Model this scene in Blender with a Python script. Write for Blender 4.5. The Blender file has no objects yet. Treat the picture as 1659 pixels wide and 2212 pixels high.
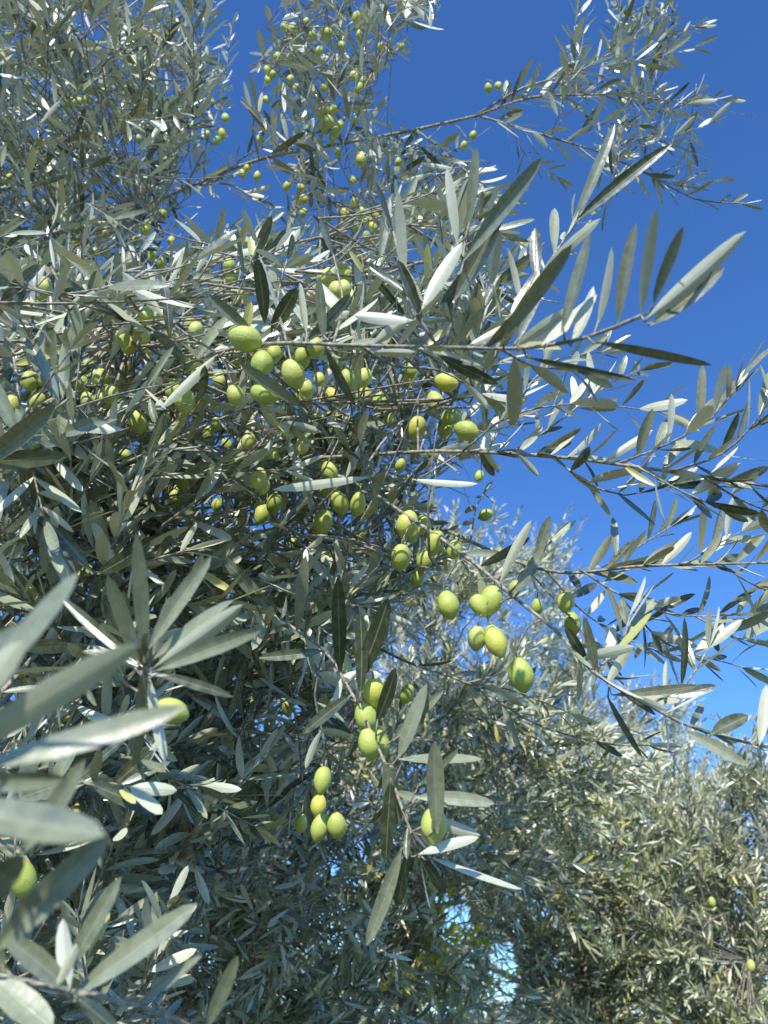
import bpy, math, random
import numpy as np
from mathutils import Vector, Matrix, Quaternion

rnd = random.Random(11)
npr = np.random.default_rng(11)
SC = bpy.context.scene
COL = SC.collection

# ------------------------------------------------------------ camera frame
PITCH = math.radians(33)
F = 1664.0
CX, CY = 829.5, 1106.0
CAM = Vector((0, 0, 1.6))
R_ = Vector((1, 0, 0))
FW = Vector((0, math.cos(PITCH), math.sin(PITCH)))
UP = Vector((0, -math.sin(PITCH), math.cos(PITCH)))

def at(x, y, d):
    d = float(d)
    return CAM + d * (FW + R_ * ((x - CX) / F) - UP * ((y - CY) / F))

def proj(P):
    v = P - np.array(CAM)
    d = v @ np.array(FW)
    d = np.where(d < 0.05, 0.05, d)
    return CX + (v @ np.array(R_)) / d * F, CY - (v @ np.array(UP)) / d * F, d

cam = bpy.data.cameras.new('camera')
cam.sensor_fit = 'VERTICAL'
cam.sensor_height = 36
cam.lens = 18 / (1106.0 / F)
cam.clip_start = 0.02
cam.clip_end = 3000
cam.dof.use_dof = True
cam.dof.focus_distance = 0.85
cam.dof.aperture_fstop = 9
co = bpy.data.objects.new('camera', cam)
COL.objects.link(co)
co.location = CAM
co.rotation_euler = (math.pi / 2 + PITCH, 0, 0)
SC.camera = co

# ------------------------------------------------------------ light
SUN_EL, SUN_AZ = math.radians(38), math.radians(190)
w = bpy.data.worlds.new('World'); SC.world = w; w.use_nodes = True
nt = w.node_tree
bg = nt.nodes['Background']
sky = nt.nodes.new('ShaderNodeTexSky')
sky.sky_type = 'NISHITA'; sky.sun_disc = False
sky.sun_elevation = SUN_EL; sky.sun_rotation = SUN_AZ
sky.air_density = 1.0; sky.dust_density = 0.05; sky.ozone_density = 2.0; sky.altitude = 200
tn = nt.nodes.new('ShaderNodeMix'); tn.data_type = 'RGBA'; tn.blend_type = 'MULTIPLY'; tn.inputs[0].default_value = 1
tn.inputs[7].default_value = (0.62, 1.12, 1.80, 1)
nt.links.new(sky.outputs[0], tn.inputs[6]); nt.links.new(tn.outputs[2], bg.inputs['Color'])
bg.inputs['Strength'].default_value = 0.135
sd = Vector((math.sin(SUN_AZ) * math.cos(SUN_EL), math.cos(SUN_AZ) * math.cos(SUN_EL), math.sin(SUN_EL)))
sl = bpy.data.lights.new('sun', 'SUN'); sl.energy = 5.0; sl.angle = math.radians(0.53); sl.color = (1, 0.96, 0.86)
so = bpy.data.objects.new('sun', sl); COL.objects.link(so)
so.rotation_euler = sd.to_track_quat('Z', 'Y').to_euler(); so.location = (0, -5, 10)
SC.view_settings.view_transform = 'Standard'; SC.view_settings.look = 'None'; SC.view_settings.exposure = 0

# ------------------------------------------------------------ materials
def newmat(n):
    m = bpy.data.materials.new(n); m.use_nodes = True
    return m, m.node_tree, m.node_tree.nodes['Principled BSDF'], m.node_tree.nodes['Material Output']

def N(t, k, **kw):
    n = t.nodes.new(k)
    for a, b in kw.items(): setattr(n, a, b)
    return n

def mathn(t, op, a, b=None, clamp=False):
    n = N(t, 'ShaderNodeMath', operation=op, use_clamp=clamp)
    for i, v in enumerate((a, b)):
        if v is None: continue
        if isinstance(v, (int, float)): n.inputs[i].default_value = v
        else: t.links.new(v, n.inputs[i])
    return n.outputs[0]

def mixc(t, f, a, b):
    n = N(t, 'ShaderNodeMix', data_type='RGBA')
    for i, v in ((0, f), (6, a), (7, b)):
        if isinstance(v, (int, float)): n.inputs[i].default_value = v
        elif isinstance(v, tuple): n.inputs[i].default_value = v
        else: t.links.new(v, n.inputs[i])
    return n.outputs[2]

def leaf_mat(name, dark, light, under, under2, young, rough=0.28):
    m, t, p, out = newmat(name)
    at_ = N(t, 'ShaderNodeAttribute', attribute_name='leafco')
    sx = N(t, 'ShaderNodeSeparateXYZ'); t.links.new(at_.outputs['Vector'], sx.inputs[0])
    s, tt, tint = sx.outputs
    geo = N(t, 'ShaderNodeNewGeometry')
    noi = N(t, 'ShaderNodeTexNoise'); noi.inputs['Scale'].default_value = 160; noi.inputs['Detail'].default_value = 4
    tc = N(t, 'ShaderNodeTexCoord'); t.links.new(tc.outputs['Object'], noi.inputs['Vector'])
    nf = mathn(t, 'MULTIPLY_ADD', noi.outputs[0], 1.6); 
    t.nodes[-1].inputs[2].default_value = -0.8
    f1 = mathn(t, 'ADD', mathn(t, 'POWER', tint, 1.25), mathn(t, 'MULTIPLY', nf, 0.35), True)
    up = mixc(t, f1, dark, light)
    un = mixc(t, f1, under, under2)
    yl = mathn(t, 'MULTIPLY', mathn(t, 'GREATER_THAN', tint, 0.96), 0.75)
    up = mixc(t, yl, up, young)
    a = mathn(t, 'ABSOLUTE', s)
    rib = mathn(t, 'SUBTRACT', 1.0, mathn(t, 'MULTIPLY', a, 9.0), True)
    pet = mathn(t, 'SUBTRACT', 1.0, mathn(t, 'MULTIPLY', tt, 14.0), True)
    rp = mathn(t, 'MAXIMUM', mathn(t, 'MULTIPLY', rib, 0.55), pet)
    up = mixc(t, rp, up, (0.46, 0.48, 0.26, 1))
    un = mixc(t, mathn(t, 'MULTIPLY', rp, 0.7), un, (0.60, 0.61, 0.38, 1))
    colr = mixc(t, geo.outputs['Backfacing'], up, un)
    t.links.new(colr, p.inputs['Base Color'])
    r = mathn(t, 'MULTIPLY_ADD', geo.outputs['Backfacing'], 0.22); t.nodes[-1].inputs[2].default_value = rough
    r = mathn(t, 'ADD', r, mathn(t, 'MULTIPLY', nf, 0.12))
    t.links.new(r, p.inputs['Roughness'])
    p.inputs['Specular IOR Level'].default_value = 0.9
    bm_ = N(t, 'ShaderNodeBump'); bm_.inputs['Strength'].default_value = 0.35; bm_.inputs['Distance'].default_value = 0.0006
    h = mathn(t, 'ADD', noi.outputs[0], mathn(t, 'MULTIPLY', rib, -0.8))
    t.links.new(h, bm_.inputs['Height']); t.links.new(bm_.outputs[0], p.inputs['Normal'])
    tr = N(t, 'ShaderNodeBsdfTranslucent'); tr.inputs['Color'].default_value = (0.30, 0.34, 0.06, 1)
    mx = N(t, 'ShaderNodeMixShader'); mx.inputs[0].default_value = 0.06
    t.links.new(p.outputs[0], mx.inputs[1]); t.links.new(tr.outputs[0], mx.inputs[2]); t.links.new(mx.outputs[0], out.inputs[0])
    return m

M_LEAF = leaf_mat('olive_leaf', (0.048, 0.060, 0.026, 1), (0.52, 0.54, 0.35, 1), (0.54, 0.55, 0.38, 1), (0.86, 0.85, 0.68, 1), (0.66, 0.62, 0.18, 1))
M_LEAFG = leaf_mat('olive_leaf_green', (0.070, 0.092, 0.030, 1), (0.60, 0.60, 0.34, 1), (0.54, 0.55, 0.33, 1), (0.88, 0.86, 0.64, 1), (0.78, 0.70, 0.14, 1))
M_YEL = leaf_mat('autumn_leaf', (0.42, 0.46, 0.05, 1), (0.85, 0.74, 0.08, 1), (0.6, 0.62, 0.12, 1), (0.85, 0.8, 0.25, 1), (0.85, 0.72, 0.06, 1))

def wood_mat(name, a, b, sc):
    m, t, p, out = newmat(name)
    tc = N(t, 'ShaderNodeTexCoord')
    n1 = N(t, 'ShaderNodeTexNoise'); n1.inputs['Scale'].default_value = sc; n1.inputs['Detail'].default_value = 6
    t.links.new(tc.outputs['Object'], n1.inputs['Vector'])
    cr = N(t, 'ShaderNodeValToRGB'); cr.color_ramp.elements[0].position = .35; cr.color_ramp.elements[1].position = .65
    cr.color_ramp.elements[0].color = a; cr.color_ramp.elements[1].color = b
    t.links.new(n1.outputs[0], cr.inputs[0]); t.links.new(cr.outputs[0], p.inputs['Base Color'])
    p.inputs['Roughness'].default_value = .8
    bp = N(t, 'ShaderNodeBump'); bp.inputs['Strength'].default_value = .6; bp.inputs['Distance'].default_value = .1 / sc
    t.links.new(n1.outputs[0], bp.inputs['Height']); t.links.new(bp.outputs[0], p.inputs['Normal'])
    return m
M_TWIG = wood_mat('twig_bark', (0.17, 0.145, 0.10, 1), (0.50, 0.46, 0.36, 1), 220)
M_BARK = wood_mat('trunk_bark', (0.05, 0.045, 0.035, 1), (0.17, 0.15, 0.12, 1), 18)

def olive_mat():
    m, t, p, out = newmat('green_olive_skin')
    oi = N(t, 'ShaderNodeObjectInfo')
    cr = N(t, 'ShaderNodeValToRGB')
    e = cr.color_ramp.elements
    e[0].position = 0; e[0].color = (0.46, 0.54, 0.10, 1)
    e[1].position = 1; e[1].color = (0.72, 0.68, 0.10, 1)
    x = e.new(.5); x.color = (0.57, 0.62, 0.13, 1)
    x = e.new(.88); x.color = (0.65, 0.68, 0.16, 1)
    t.links.new(oi.outputs['Random'], cr.inputs[0])
    tc = N(t, 'ShaderNodeTexCoord')
    v = N(t, 'ShaderNodeTexVoronoi'); v.inputs['Scale'].default_value = 11
    t.links.new(tc.outputs['Object'], v.inputs['Vector'])
    sp = mathn(t, 'LESS_THAN', v.outputs['Distance'], 0.10)
    n1 = N(t, 'ShaderNodeTexNoise'); n1.inputs['Scale'].default_value = 2.2; n1.inputs['Detail'].default_value = 5
    t.links.new(tc.outputs['Object'], n1.inputs['Vector'])
    c = mixc(t, mathn(t, 'MULTIPLY', sp, .45), cr.outputs[0], (0.80, 0.82, 0.46, 1))
    bl = mathn(t, 'MULTIPLY', mathn(t, 'SUBTRACT', n1.outputs[0], .45, True), 1.6, True)
    c = mixc(t, bl, c, (0.62, 0.67, 0.28, 1))
    t.links.new(c, p.inputs['Base Color'])
    p.inputs['Roughness'].default_value = .42
    p.inputs['Specular IOR Level'].default_value = .45
    bp = N(t, 'ShaderNodeBump'); bp.inputs['Strength'].default_value = .15; bp.inputs['Distance'].default_value = .02
    n2 = N(t, 'ShaderNodeTexNoise'); n2.inputs['Scale'].default_value = 9; t.links.new(tc.outputs['Object'], n2.inputs['Vector'])
    t.links.new(n2.outputs[0], bp.inputs['Height']); t.links.new(bp.outputs[0], p.inputs['Normal'])
    return m
M_OLIVE = olive_mat()

def ground_mat():
    m, t, p, out = newmat('dry_orchard_ground')
    n1 = N(t, 'ShaderNodeTexNoise'); n1.inputs['Scale'].default_value = 1.2; n1.inputs['Detail'].default_value = 9
    tc = N(t, 'ShaderNodeTexCoord'); t.links.new(tc.outputs['Object'], n1.inputs['Vector'])
    cr = N(t, 'ShaderNodeValToRGB'); cr.color_ramp.elements[0].position = .4; cr.color_ramp.elements[1].position = .62
    cr.color_ramp.elements[0].color = (0.06, 0.08, 0.025, 1); cr.color_ramp.elements[1].color = (0.15, 0.125, 0.07, 1)
    t.links.new(n1.outputs[0], cr.inputs[0]); t.links.new(cr.outputs[0], p.inputs['Base Color']); p.inputs['Roughness'].default_value = .95
    return m

# ------------------------------------------------------------ mesh helpers
def link(name, me, parent, mat):
    o = bpy.data.objects.new(name, me); COL.objects.link(o)
    if parent is not None: o.parent = parent
    if mat: me.materials.append(mat)
    return o

def smooth_path(pts, step):
    pts = [Vector(p) for p in pts]
    if len(pts) < 3:
        return [pts[0].lerp(pts[-1], i / 4) for i in range(5)]
    P = [pts[0] * 2 - pts[1]] + pts + [pts[-1] * 2 - pts[-2]]
    out = []
    for i in range(1, len(P) - 2):
        n = max(1, int((P[i + 1] - P[i]).length / step))
        for k in range(n):
            t = k / n
            a, b, c, d = P[i - 1], P[i], P[i + 1], P[i + 2]
            out.append(.5 * ((2 * b) + (c - a) * t + (2 * a - 5 * b + 4 * c - d) * t * t + (3 * b - a - 3 * c + d) * t ** 3))
    out.append(pts[-1])
    return out

class Wood:
    def __init__(s): s.v = []; s.f = []
    def tube(s, path, r0, r1, sides=6, knob=0.0):
        n = len(path)
        if n < 2: return
        base = len(s.v)
        T = (path[1] - path[0]).normalized()
        a = T.orthogonal().normalized()
        for i, p in enumerate(path):
            if i < n - 1: T = (path[i + 1] - p)
            if T.length < 1e-9: T = Vector((0, 0, 1))
            T = T.normalized()
            a = (a - T * a.dot(T)); a = a.normalized() if a.length > 1e-6 else T.orthogonal().normalized()
            b = T.cross(a)
            r = r0 + (r1 - r0) * (i / (n - 1))
            if knob: r *= 1 + knob * rnd.uniform(-1, 1)
            for k in range(sides):
                an = 2 * math.pi * k / sides
                s.v.append(p + a * (r * math.cos(an)) + b * (r * math.sin(an)))
        for i in range(n - 1):
            for k in range(sides):
                k2 = (k + 1) % sides
                s.f.append((base + i * sides + k, base + i * sides + k2, base + (i + 1) * sides + k2, base + (i + 1) * sides + k))
        s.f.append(tuple(base + k for k in reversed(range(sides))))
        s.f.append(tuple(base + (n - 1) * sides + k for k in range(sides)))
    def build(s, name, mat, parent=None):
        me = bpy.data.meshes.new(name); me.from_pydata([tuple(v) for v in s.v], [], s.f)
        me.polygons.foreach_set('use_smooth', [True] * len(s.f)); me.update()
        return link(name, me, parent, mat)

class Leaves:
    def __init__(s): s.r = []
    def add(s, P, D, Nn, L, W, curve=0.0, twist=0.0, tint=None):
        s.r.append((P.x, P.y, P.z, D.x, D.y, D.z, Nn.x, Nn.y, Nn.z, L, W, curve, twist, rnd.random() if tint is None else tint))
    def arr(s): return np.array(s.r, dtype=np.float64).reshape(-1, 14)
    def build(s, name, mat, parent, A=None, res=(7, 5)):
        A = s.arr() if A is None else A
        if len(A) == 0: return None
        n = len(A); nt_, ns = res
        if nt_ >= 7: T = np.array([0, .05, .18, .36, .56, .76, .91, 1.0]); nt_ = len(T)
        elif nt_ == 5: T = np.array([0, .12, .42, .75, 1.0])
        else: T = np.array([0, .3, .7, 1.0]); nt_ = 4
        prof = (np.clip(T - .03, 0, 1) ** .62) * ((1 - T) ** .55); pm = .62
        prof = np.maximum(prof / pm, .05)
        prof[-1] = .02
        S = np.linspace(-1, 1, ns)
        P = A[:, 0:3]; D = A[:, 3:6]; Nn = A[:, 6:9]
        D = D / np.linalg.norm(D, axis=1, keepdims=True)
        Nn = Nn - D * np.sum(D * Nn, axis=1, keepdims=True); Nn /= (np.linalg.norm(Nn, axis=1, keepdims=True) + 1e-9)
        B = np.cross(D, Nn)
        L = A[:, 9]; W = A[:, 10]; c = A[:, 11]; tw = A[:, 12]
        sb = (A[:, 13] * 7.3 % 1 - .5) * .16
        fold = (.08 + .32 * (A[:, 13] * 3.7 % 1))
        cen = P[:, None, :] + D[:, None, :] * (L[:, None] * T[None] * (1 - .25 * (c[:, None] * T[None]) ** 2))[..., None] \
            + Nn[:, None, :] * (L * c)[:, None, None] * (T ** 2)[None, :, None] + B[:, None, :] * (L * sb)[:, None, None] * (T ** 2)[None, :, None]
        ang = tw[:, None] * T[None]
        Bt = B[:, None, :] * np.cos(ang)[..., None] + Nn[:, None, :] * np.sin(ang)[..., None]
        Nt = -B[:, None, :] * np.sin(ang)[..., None] + Nn[:, None, :] * np.cos(ang)[..., None]
        hw = (W[:, None] * .5) * prof[None]
        V = cen[:, :, None, :] + Bt[:, :, None, :] * (hw[:, :, None] * S[None, None])[..., None] \
            + Nt[:, :, None, :] * (hw[:, :, None] * (np.abs(S) ** 1.3)[None, None] * fold[:, None, None])[..., None]
        V = V.reshape(-1, 3)
        i0 = np.arange(nt_ - 1)[:, None] * ns + np.arange(ns - 1)[None]
        q = np.stack([i0, i0 + 1, i0 + ns + 1, i0 + ns], -1).reshape(-1, 4)
        Q = (q[None] + (np.arange(n) * nt_ * ns)[:, None, None]).reshape(-1, 4)
        me = bpy.data.meshes.new(name)
        me.vertices.add(len(V)); me.vertices.foreach_set('co', V.astype(np.float32).ravel())
        me.loops.add(Q.size); me.loops.foreach_set('vertex_index', Q.ravel().astype(np.int32))
        me.polygons.add(len(Q)); me.polygons.foreach_set('loop_start', (np.arange(len(Q)) * 4).astype(np.int32))
        try: me.polygons.foreach_set('loop_total', np.full(len(Q), 4, dtype=np.int32))
        except Exception: pass
        me.polygons.foreach_set('use_smooth', np.ones(len(Q), dtype=bool))
        at_ = me.attributes.new('leafco', 'FLOAT_VECTOR', 'POINT')
        lc = np.zeros((n, nt_, ns, 3), dtype=np.float32)
        lc[..., 0] = S[None, None]; lc[..., 1] = T[None, :, None]; lc[..., 2] = A[:, 13][:, None, None]
        at_.data.foreach_set('vector', lc.ravel())
        me.update(calc_edges=True)
        return link(name, me, parent, mat)

def rv(): 
    while True:
        v = Vector((rnd.uniform(-1, 1), rnd.uniform(-1, 1), rnd.uniform(-1, 1)))
        if .05 < v.length < 1: return v.normalized()

SUNW = .95
def leaf_pair(leaves, p, T, side, L, Wd, ang, upb, keep=1.0):
    for sg in (1, -1):
        if rnd.random() > keep: continue
        a = ang * rnd.uniform(.7, 1.3)
        D = T * math.cos(a) + side * (sg * math.sin(a)) + Vector((0, 0, upb * rnd.uniform(.4, 1.4))) + rv() * .16
        D.normalize()
        Nn = T * .8 + rv() * .6 + sd * (SUNW * rnd.uniform(.2, 1.6))
        if rnd.random() < .25: Nn = -Nn
        l = L * rnd.uniform(.7, 1.15)
        leaves.add(p, D, Nn, l, 1.2 * Wd * l / L * rnd.uniform(.75, 1.15), rnd.uniform(-.20, .10), rnd.uniform(-.6, .6))

def dress(leaves, path, gap, L, Wd, upb=.2, ang=.85, t0=0, t1=1, keep=.95, taper=True):
    tot = sum((path[i + 1] - path[i]).length for i in range(len(path) - 1))
    acc = 0; nxt = t0 * tot + gap * .5
    T = (path[1] - path[0]).normalized()
    side = T.orthogonal().normalized(); side = Quaternion(T, rnd.uniform(0, 6.28)) @ side
    for i in range(len(path) - 1):
        seg = path[i + 1] - path[i]; sl_ = seg.length
        if sl_ < 1e-7: continue
        T = seg / sl_
        side = (side - T * side.dot(T)); side = side.normalized() if side.length > 1e-5 else T.orthogonal().normalized()
        while nxt <= acc + sl_:
            u = nxt / tot
            if u > t1: break
            p = path[i] + T * (nxt - acc)
            k = 1.0 if not taper else (1 - .35 * max(0, (u - .6) / .4))
            leaf_pair(leaves, p, T, side, L * k, Wd * k, ang * (1 - .3 * u), upb, keep)
            side = Quaternion(T, math.pi / 2 + rnd.uniform(-.35, .35)) @ side
            nxt += gap * rnd.uniform(.75, 1.3)
        acc += sl_
    if t1 >= 1:
        for k in range(2):
            D = (T + rv() * .35).normalized()
            leaves.add(path[-1], D, rv(), L * .75, Wd * .9, rnd.uniform(-.1, .1), rnd.uniform(-.4, .4))

def wander(base, d, length, n=6, bend=.25, grav=0.0):
    p = Vector(base); d = Vector(d).normalized(); out = [p.copy()]
    drift = rv() * bend
    for i in range(n):
        d = (d + drift / n + rv() * bend / n * .8 + Vector((0, 0, grav / n))).normalized()
        p = p + d * (length / n); out.append(p.copy())
    return out

def in_poly(x, y, poly):
    x = np.asarray(x); y = np.asarray(y)
    r = np.zeros(x.shape, bool); n = len(poly)
    for i in range(n):
        x1, y1 = poly[i]; x2, y2 = poly[(i + 1) % n]
        c = ((y1 > y) != (y2 > y)) & (x < (x2 - x1) * (y - y1) / ((y2 - y1) or 1e-9) + x1)
        r ^= c
    return r

# ------------------------------------------------------------ olives table (x, y, width, height)
OL_A = [(527,730,58,56),(567,782,46,60),(592,764,32,40),(633,806,46,50),(652,775,36,44),(570,850,50,46),(603,846,30,40),(655,858,30,44),
(750,820,38,44),(785,815,36,44),(786,857,36,40),(822,868,36,48),(508,853,36,36),(508,772,28,34),(398,865,44,50),(378,842,38,42),(297,910,38,48),
(265,820,34,34),(226,866,36,34),(218,820,36,40),(176,825,34,36),(190,790,26,34),(683,750,36,40),(963,825,46,38),(941,868,38,55),(900,925,38,52),
(976,900,40,36),(1006,930,46,42),(963,928,30,36),(888,800,28,30),(885,818,26,34),(712,1017,36,36),(697,1127,42,56),(733,1085,36,48),(773,1088,34,50),
(593,1087,34,38),(566,1110,34,48),(378,1072,34,50),(880,1130,44,56),(940,1172,40,54),(982,1186,32,44),(866,1203,42,48),(918,1210,34,46),
(903,1247,28,38),(968,1305,44,58),(1033,1305,36,58),(1062,1296,46,62),(1030,1377,38,48),(1070,1383,46,68),(1125,1455,52,62),(1222,1300,34,44),
(1236,1345,36,48),(1050,1112,32,24),(1035,1028,20,28),(808,1497,46,54),(790,1548,46,56),(797,1605,46,58),(822,1603,36,52),(697,1685,36,58),(688,1738,34,46),
(692,1785,36,58),(727,1782,40,52),(650,1778,28,40),(938,1778,54,62),(370,1535,54,52),(50,1900,56,80),(64,822,36,44),(84,865,34,36),
(96,616,28,32),(94,640,24,30),(24,880,40,46),(450,936,24,28),(490,962,24,32),(466,915,22,30),(512,638,28,36),(500,600,26,34),(495,572,26,30),
(787,1167,26,30),(640,1170,26,32),(718,856,30,44),(865,1005,22,30),(158,1760,34,60),(1112,1272,28,36),(1160,1310,26,34),(545,1520,22,30),(620,1530,22,34),
(270,985,24,30),(410,700,24,30),(190,1240,32,40),(765,1400,20,34),(880,1498,30,34),(320,755,22,30),(470,1090,24,30),(842,905,28,38),(700,1060,26,34),(275,790,26,30)]
OL_B = [(316,496,24,28),(293,520,18,22),(328,553,22,28),(352,463,20,24),(350,568,22,24),(353,590,20,22),(615,58,20,24),(633,62,22,22),(661,47,18,22),(675,75,18,20),
(709,70,20,24),(690,110,18,22),(738,98,18,24),(770,38,20,26),(600,123,20,20),(578,150,18,24),(580,172,18,24),(575,215,16,20),(765,165,20,26),(776,190,20,26),
(712,262,22,28),(725,285,20,28),(702,280,18,24),(1055,190,17,20),(1076,185,17,20),(1022,292,17,20),(1002,315,16,20),(536,362,18,24),(524,376,16,22),(556,380,16,22),
(620,403,18,22),(655,430,20,24),(640,440,18,22),(780,345,24,26),(766,436,20,26),(781,460,20,26),(795,478,20,24),(742,490,22,26),(793,510,20,24),(806,490,18,24),
(480,290,18,24),(469,303,16,22),(487,255,18,22),(140,225,16,18),(156,222,16,18),(172,218,16,18),(189,214,16,18),(448,290,16,20),(776,75,15,20),(822,100,15,20),
(840,115,15,20),(868,100,15,20),(628,170,16,20),(640,190,16,20),(560,300,15,20),(730,330,18,24),(762,390,18,22),(860,350,16,20),(60,185,15,20),(205,545,20,24),
(230,545,18,22),(165,522,18,22),(700,190,17,22),(690,245,18,24),(745,460,20,26),(735,270,18,24),(655,460,18,22),(18,75,14,18),(228,505,18,20),(740,605,20,26),(770,260,16,22),(720,235,16,22),
(752,475,18,22),(770,490,18,22),(705,235,16,22),(718,300,16,22),(735,505,18,22),(650,405,17,22),(590,160,16,20),(785,175,16,22),(812,465,17,22),(20,385,16,20),(300,300,14,18),(370,520,18,24)]

class Olv: pass
OLIVES = []

# ------------------------------------------------------------ tree holder
def tree_empty(label):
    e = bpy.data.objects.new('olive_tree', None); COL.objects.link(e); e.location = (0, 0, 0)
    e.empty_display_size = .3
    e['label'] = label; e['category'] = 'tree'
    return e

class Branch:
    def __init__(s, tree, path, r0, r1, knob=.08, reg=True, label=None):
        s.tree = tree; s.wood = Wood(); s.lv = Leaves(); s.free = Leaves(); s.keepl = Leaves(); s.path = path; s.ol = []; s.label = label; s.res = (7, 5)
        s.wood.tube(path, r0, r1, 7, knob); s.mask = None; s.holes = (); s.clear = 1
        if reg: tree.branches.append(s)
class Tree:
    def __init__(s): s.branches = []

def nearest(tree, p, subset=None):
    best = (1e9, None, None)
    for b in (subset or tree.branches):
        for q in b.path:
            dd = (q - p).length_squared
            if dd < best[0]: best = (dd, b, q)
    return best[1], best[2]

def px(pts, step=.02): return smooth_path([at(*p) for p in pts], step)

# ============================================================ TREE A : near olive tree
A_ = Tree()
FORK_A = Vector((-1.05, 1.25, 1.35))
limbsA = [
 [(-300,950,1.5),(100,770,1.30),(400,660,1.2),(700,600,1.12),(950,560,1.05),(1090,520,1.05)],
 [(-300,1150,1.5),(200,1080,1.3),(500,1000,1.2),(800,900,1.1),(1050,850,1.0)],
 [(-300,1400,1.4),(150,1350,1.2),(450,1250,1.1),(750,1180,1.02),(950,1230,.98)],
 [(-300,1700,1.4),(150,1650,1.2),(400,1550,1.1),(620,1480,1.05),(740,1600,1.0)],
 [(-250,2000,1.3),(100,1900,1.1),(350,1850,1.05),(520,1900,1.0)],
 [(-250,700,1.5),(50,660,1.35),(300,600,1.3),(520,550,1.2),(750,500,1.2)],
 [(-300,1250,1.3),(0,1150,1.05),(200,1150,1.0),(350,1120,.95)],
 [(-250,850,1.2),(0,800,1.0),(200,740,.95),(350,700,.9)],
]
LA = []
for L in limbsA:
    pts = [FORK_A] + [at(*p) for p in L]
    b = Branch(A_, smooth_path(pts, .04), .012, .002); LA.append(b)

maskA = [(-150,470),(150,500),(300,500),(420,490),(560,470),(720,460),(860,410),(1000,390),(1100,430),(1120,520),(1130,640),(1140,760),(1210,800),(1150,880),(1060,950),(960,1010),
 (970,1120),(1050,1220),(910,1300),(840,1360),(760,1440),(720,1580),(640,1720),(600,1850),(460,1980),(380,2080),(360,2300),(-150,2300)]
holesA = [([(430,370),(600,370),(620,450),(440,470)], 1), ([(270,450),(340,440),(330,510),(270,500)], .6)]

def fill(tree, limbs, mask, dlo, dhi, n, holes=(), Lr=(.12, .26), leafL=.062, leafW=.013, gap=.017, bias=(.5, 0, .35), conn_r=.0016, soft=15, upb=.15, dfun=None, res=(7, 5), maxconn=9):
    xs = [p[0] for p in mask]; ys = [p[1] for p in mask]
    c = 0; tries = 0
    segs = [(b, q) for b in limbs for q in b.path[::2]]
    SP = np.array([tuple(q) for b, q in segs])
    while c < n and tries < n * 60:
        tries += 1
        x = rnd.uniform(min(xs), max(xs)); y = rnd.uniform(min(ys), max(ys))
        if not in_poly([x], [y], mask)[0]: continue
        if any(in_poly([x], [y], h)[0] for h, pr in holes): continue
        lo, hi = (dlo, dhi) if dfun is None else dfun(x, y)
        d = lo + (hi - lo) * rnd.random() ** 1.1
        p = at(x, y, d)
        i = int(np.argmin(np.sum((SP - np.array(p)) ** 2, axis=1))); b, q = segs[i]
        if (q - p).length > maxconn: continue
        out = (p - q); out = out.normalized() if out.length > 1e-4 else rv()
        D = (out * .6 + Vector(bias) + rv() * .7).normalized()
        ln = rnd.uniform(*Lr)
        s = p - D * ln * .5
        path = wander(s, D, ln, 6, .35, rnd.uniform(-.2, .25))
        qx, qy, qd = proj(np.array([tuple(path[-1]), tuple(path[0])]))
        ok = in_poly(qx, qy, mask)
        if not ok[0] and rnd.random() < .75: continue
        if not ok[1] and rnd.random() < .9: continue
        c += 1
        if (s - q).length > .01:
            mid = q.lerp(s, .5) + rv() * .02
            b.wood.tube(smooth_path([q, mid, s], .04), conn_r * 1.3, conn_r, 5)
        b.wood.tube(path, conn_r, conn_r * .45, 5)
        dress(b.free, path, gap * rnd.uniform(.9, 1.25), leafL * rnd.uniform(.8, 1.15), leafW * rnd.uniform(.85, 1.15), upb)
        b.mask = mask; b.holes = holes; b.soft = soft; b.res = res

def dfA(x, y):
    if x < 320: return (.70, 1.5)
    if y > 1300: return (.85, 1.5)
    return (.80, 1.45)
fill(A_, LA, maskA, 0, 0, 760, holesA, dfun=dfA, leafL=.063, leafW=.0138)

def hand(tree, pts, r0, r1, gap=None, L=.06, W=.013, upb=.25, ang=.9, t0=.15, keep=.95, connect=None, label=None, step=.015, t1=1.0):
    path = px(pts, step)
    b = Branch(tree, path, r0, r1, .12, True, label)
    if connect:
        bb, q = nearest(tree, path[0], connect)
        if (q - path[0]).length > .01:
            m = q.lerp(path[0], .55) - (path[1] - path[0]).normalized() * .03
            b.wood.tube(smooth_path([q, m, path[0]], .03), r0 * 1.3, r0, 7)
    if gap: dress(b.lv, path, gap, L, W, upb, ang, t0, t1, keep)
    return b
def side(b, pts, r0, r1, gap, L=.055, W=.0132, upb=.42, ang=.85, t0=.1, keep=.95):
    path = px(pts, .015); b.wood.tube(path, r0, r1, 6, .1)
    b.path = b.path + path
    if gap: dress(b.lv, path, gap, L, W, upb, ang, t0, 1, keep)

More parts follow.
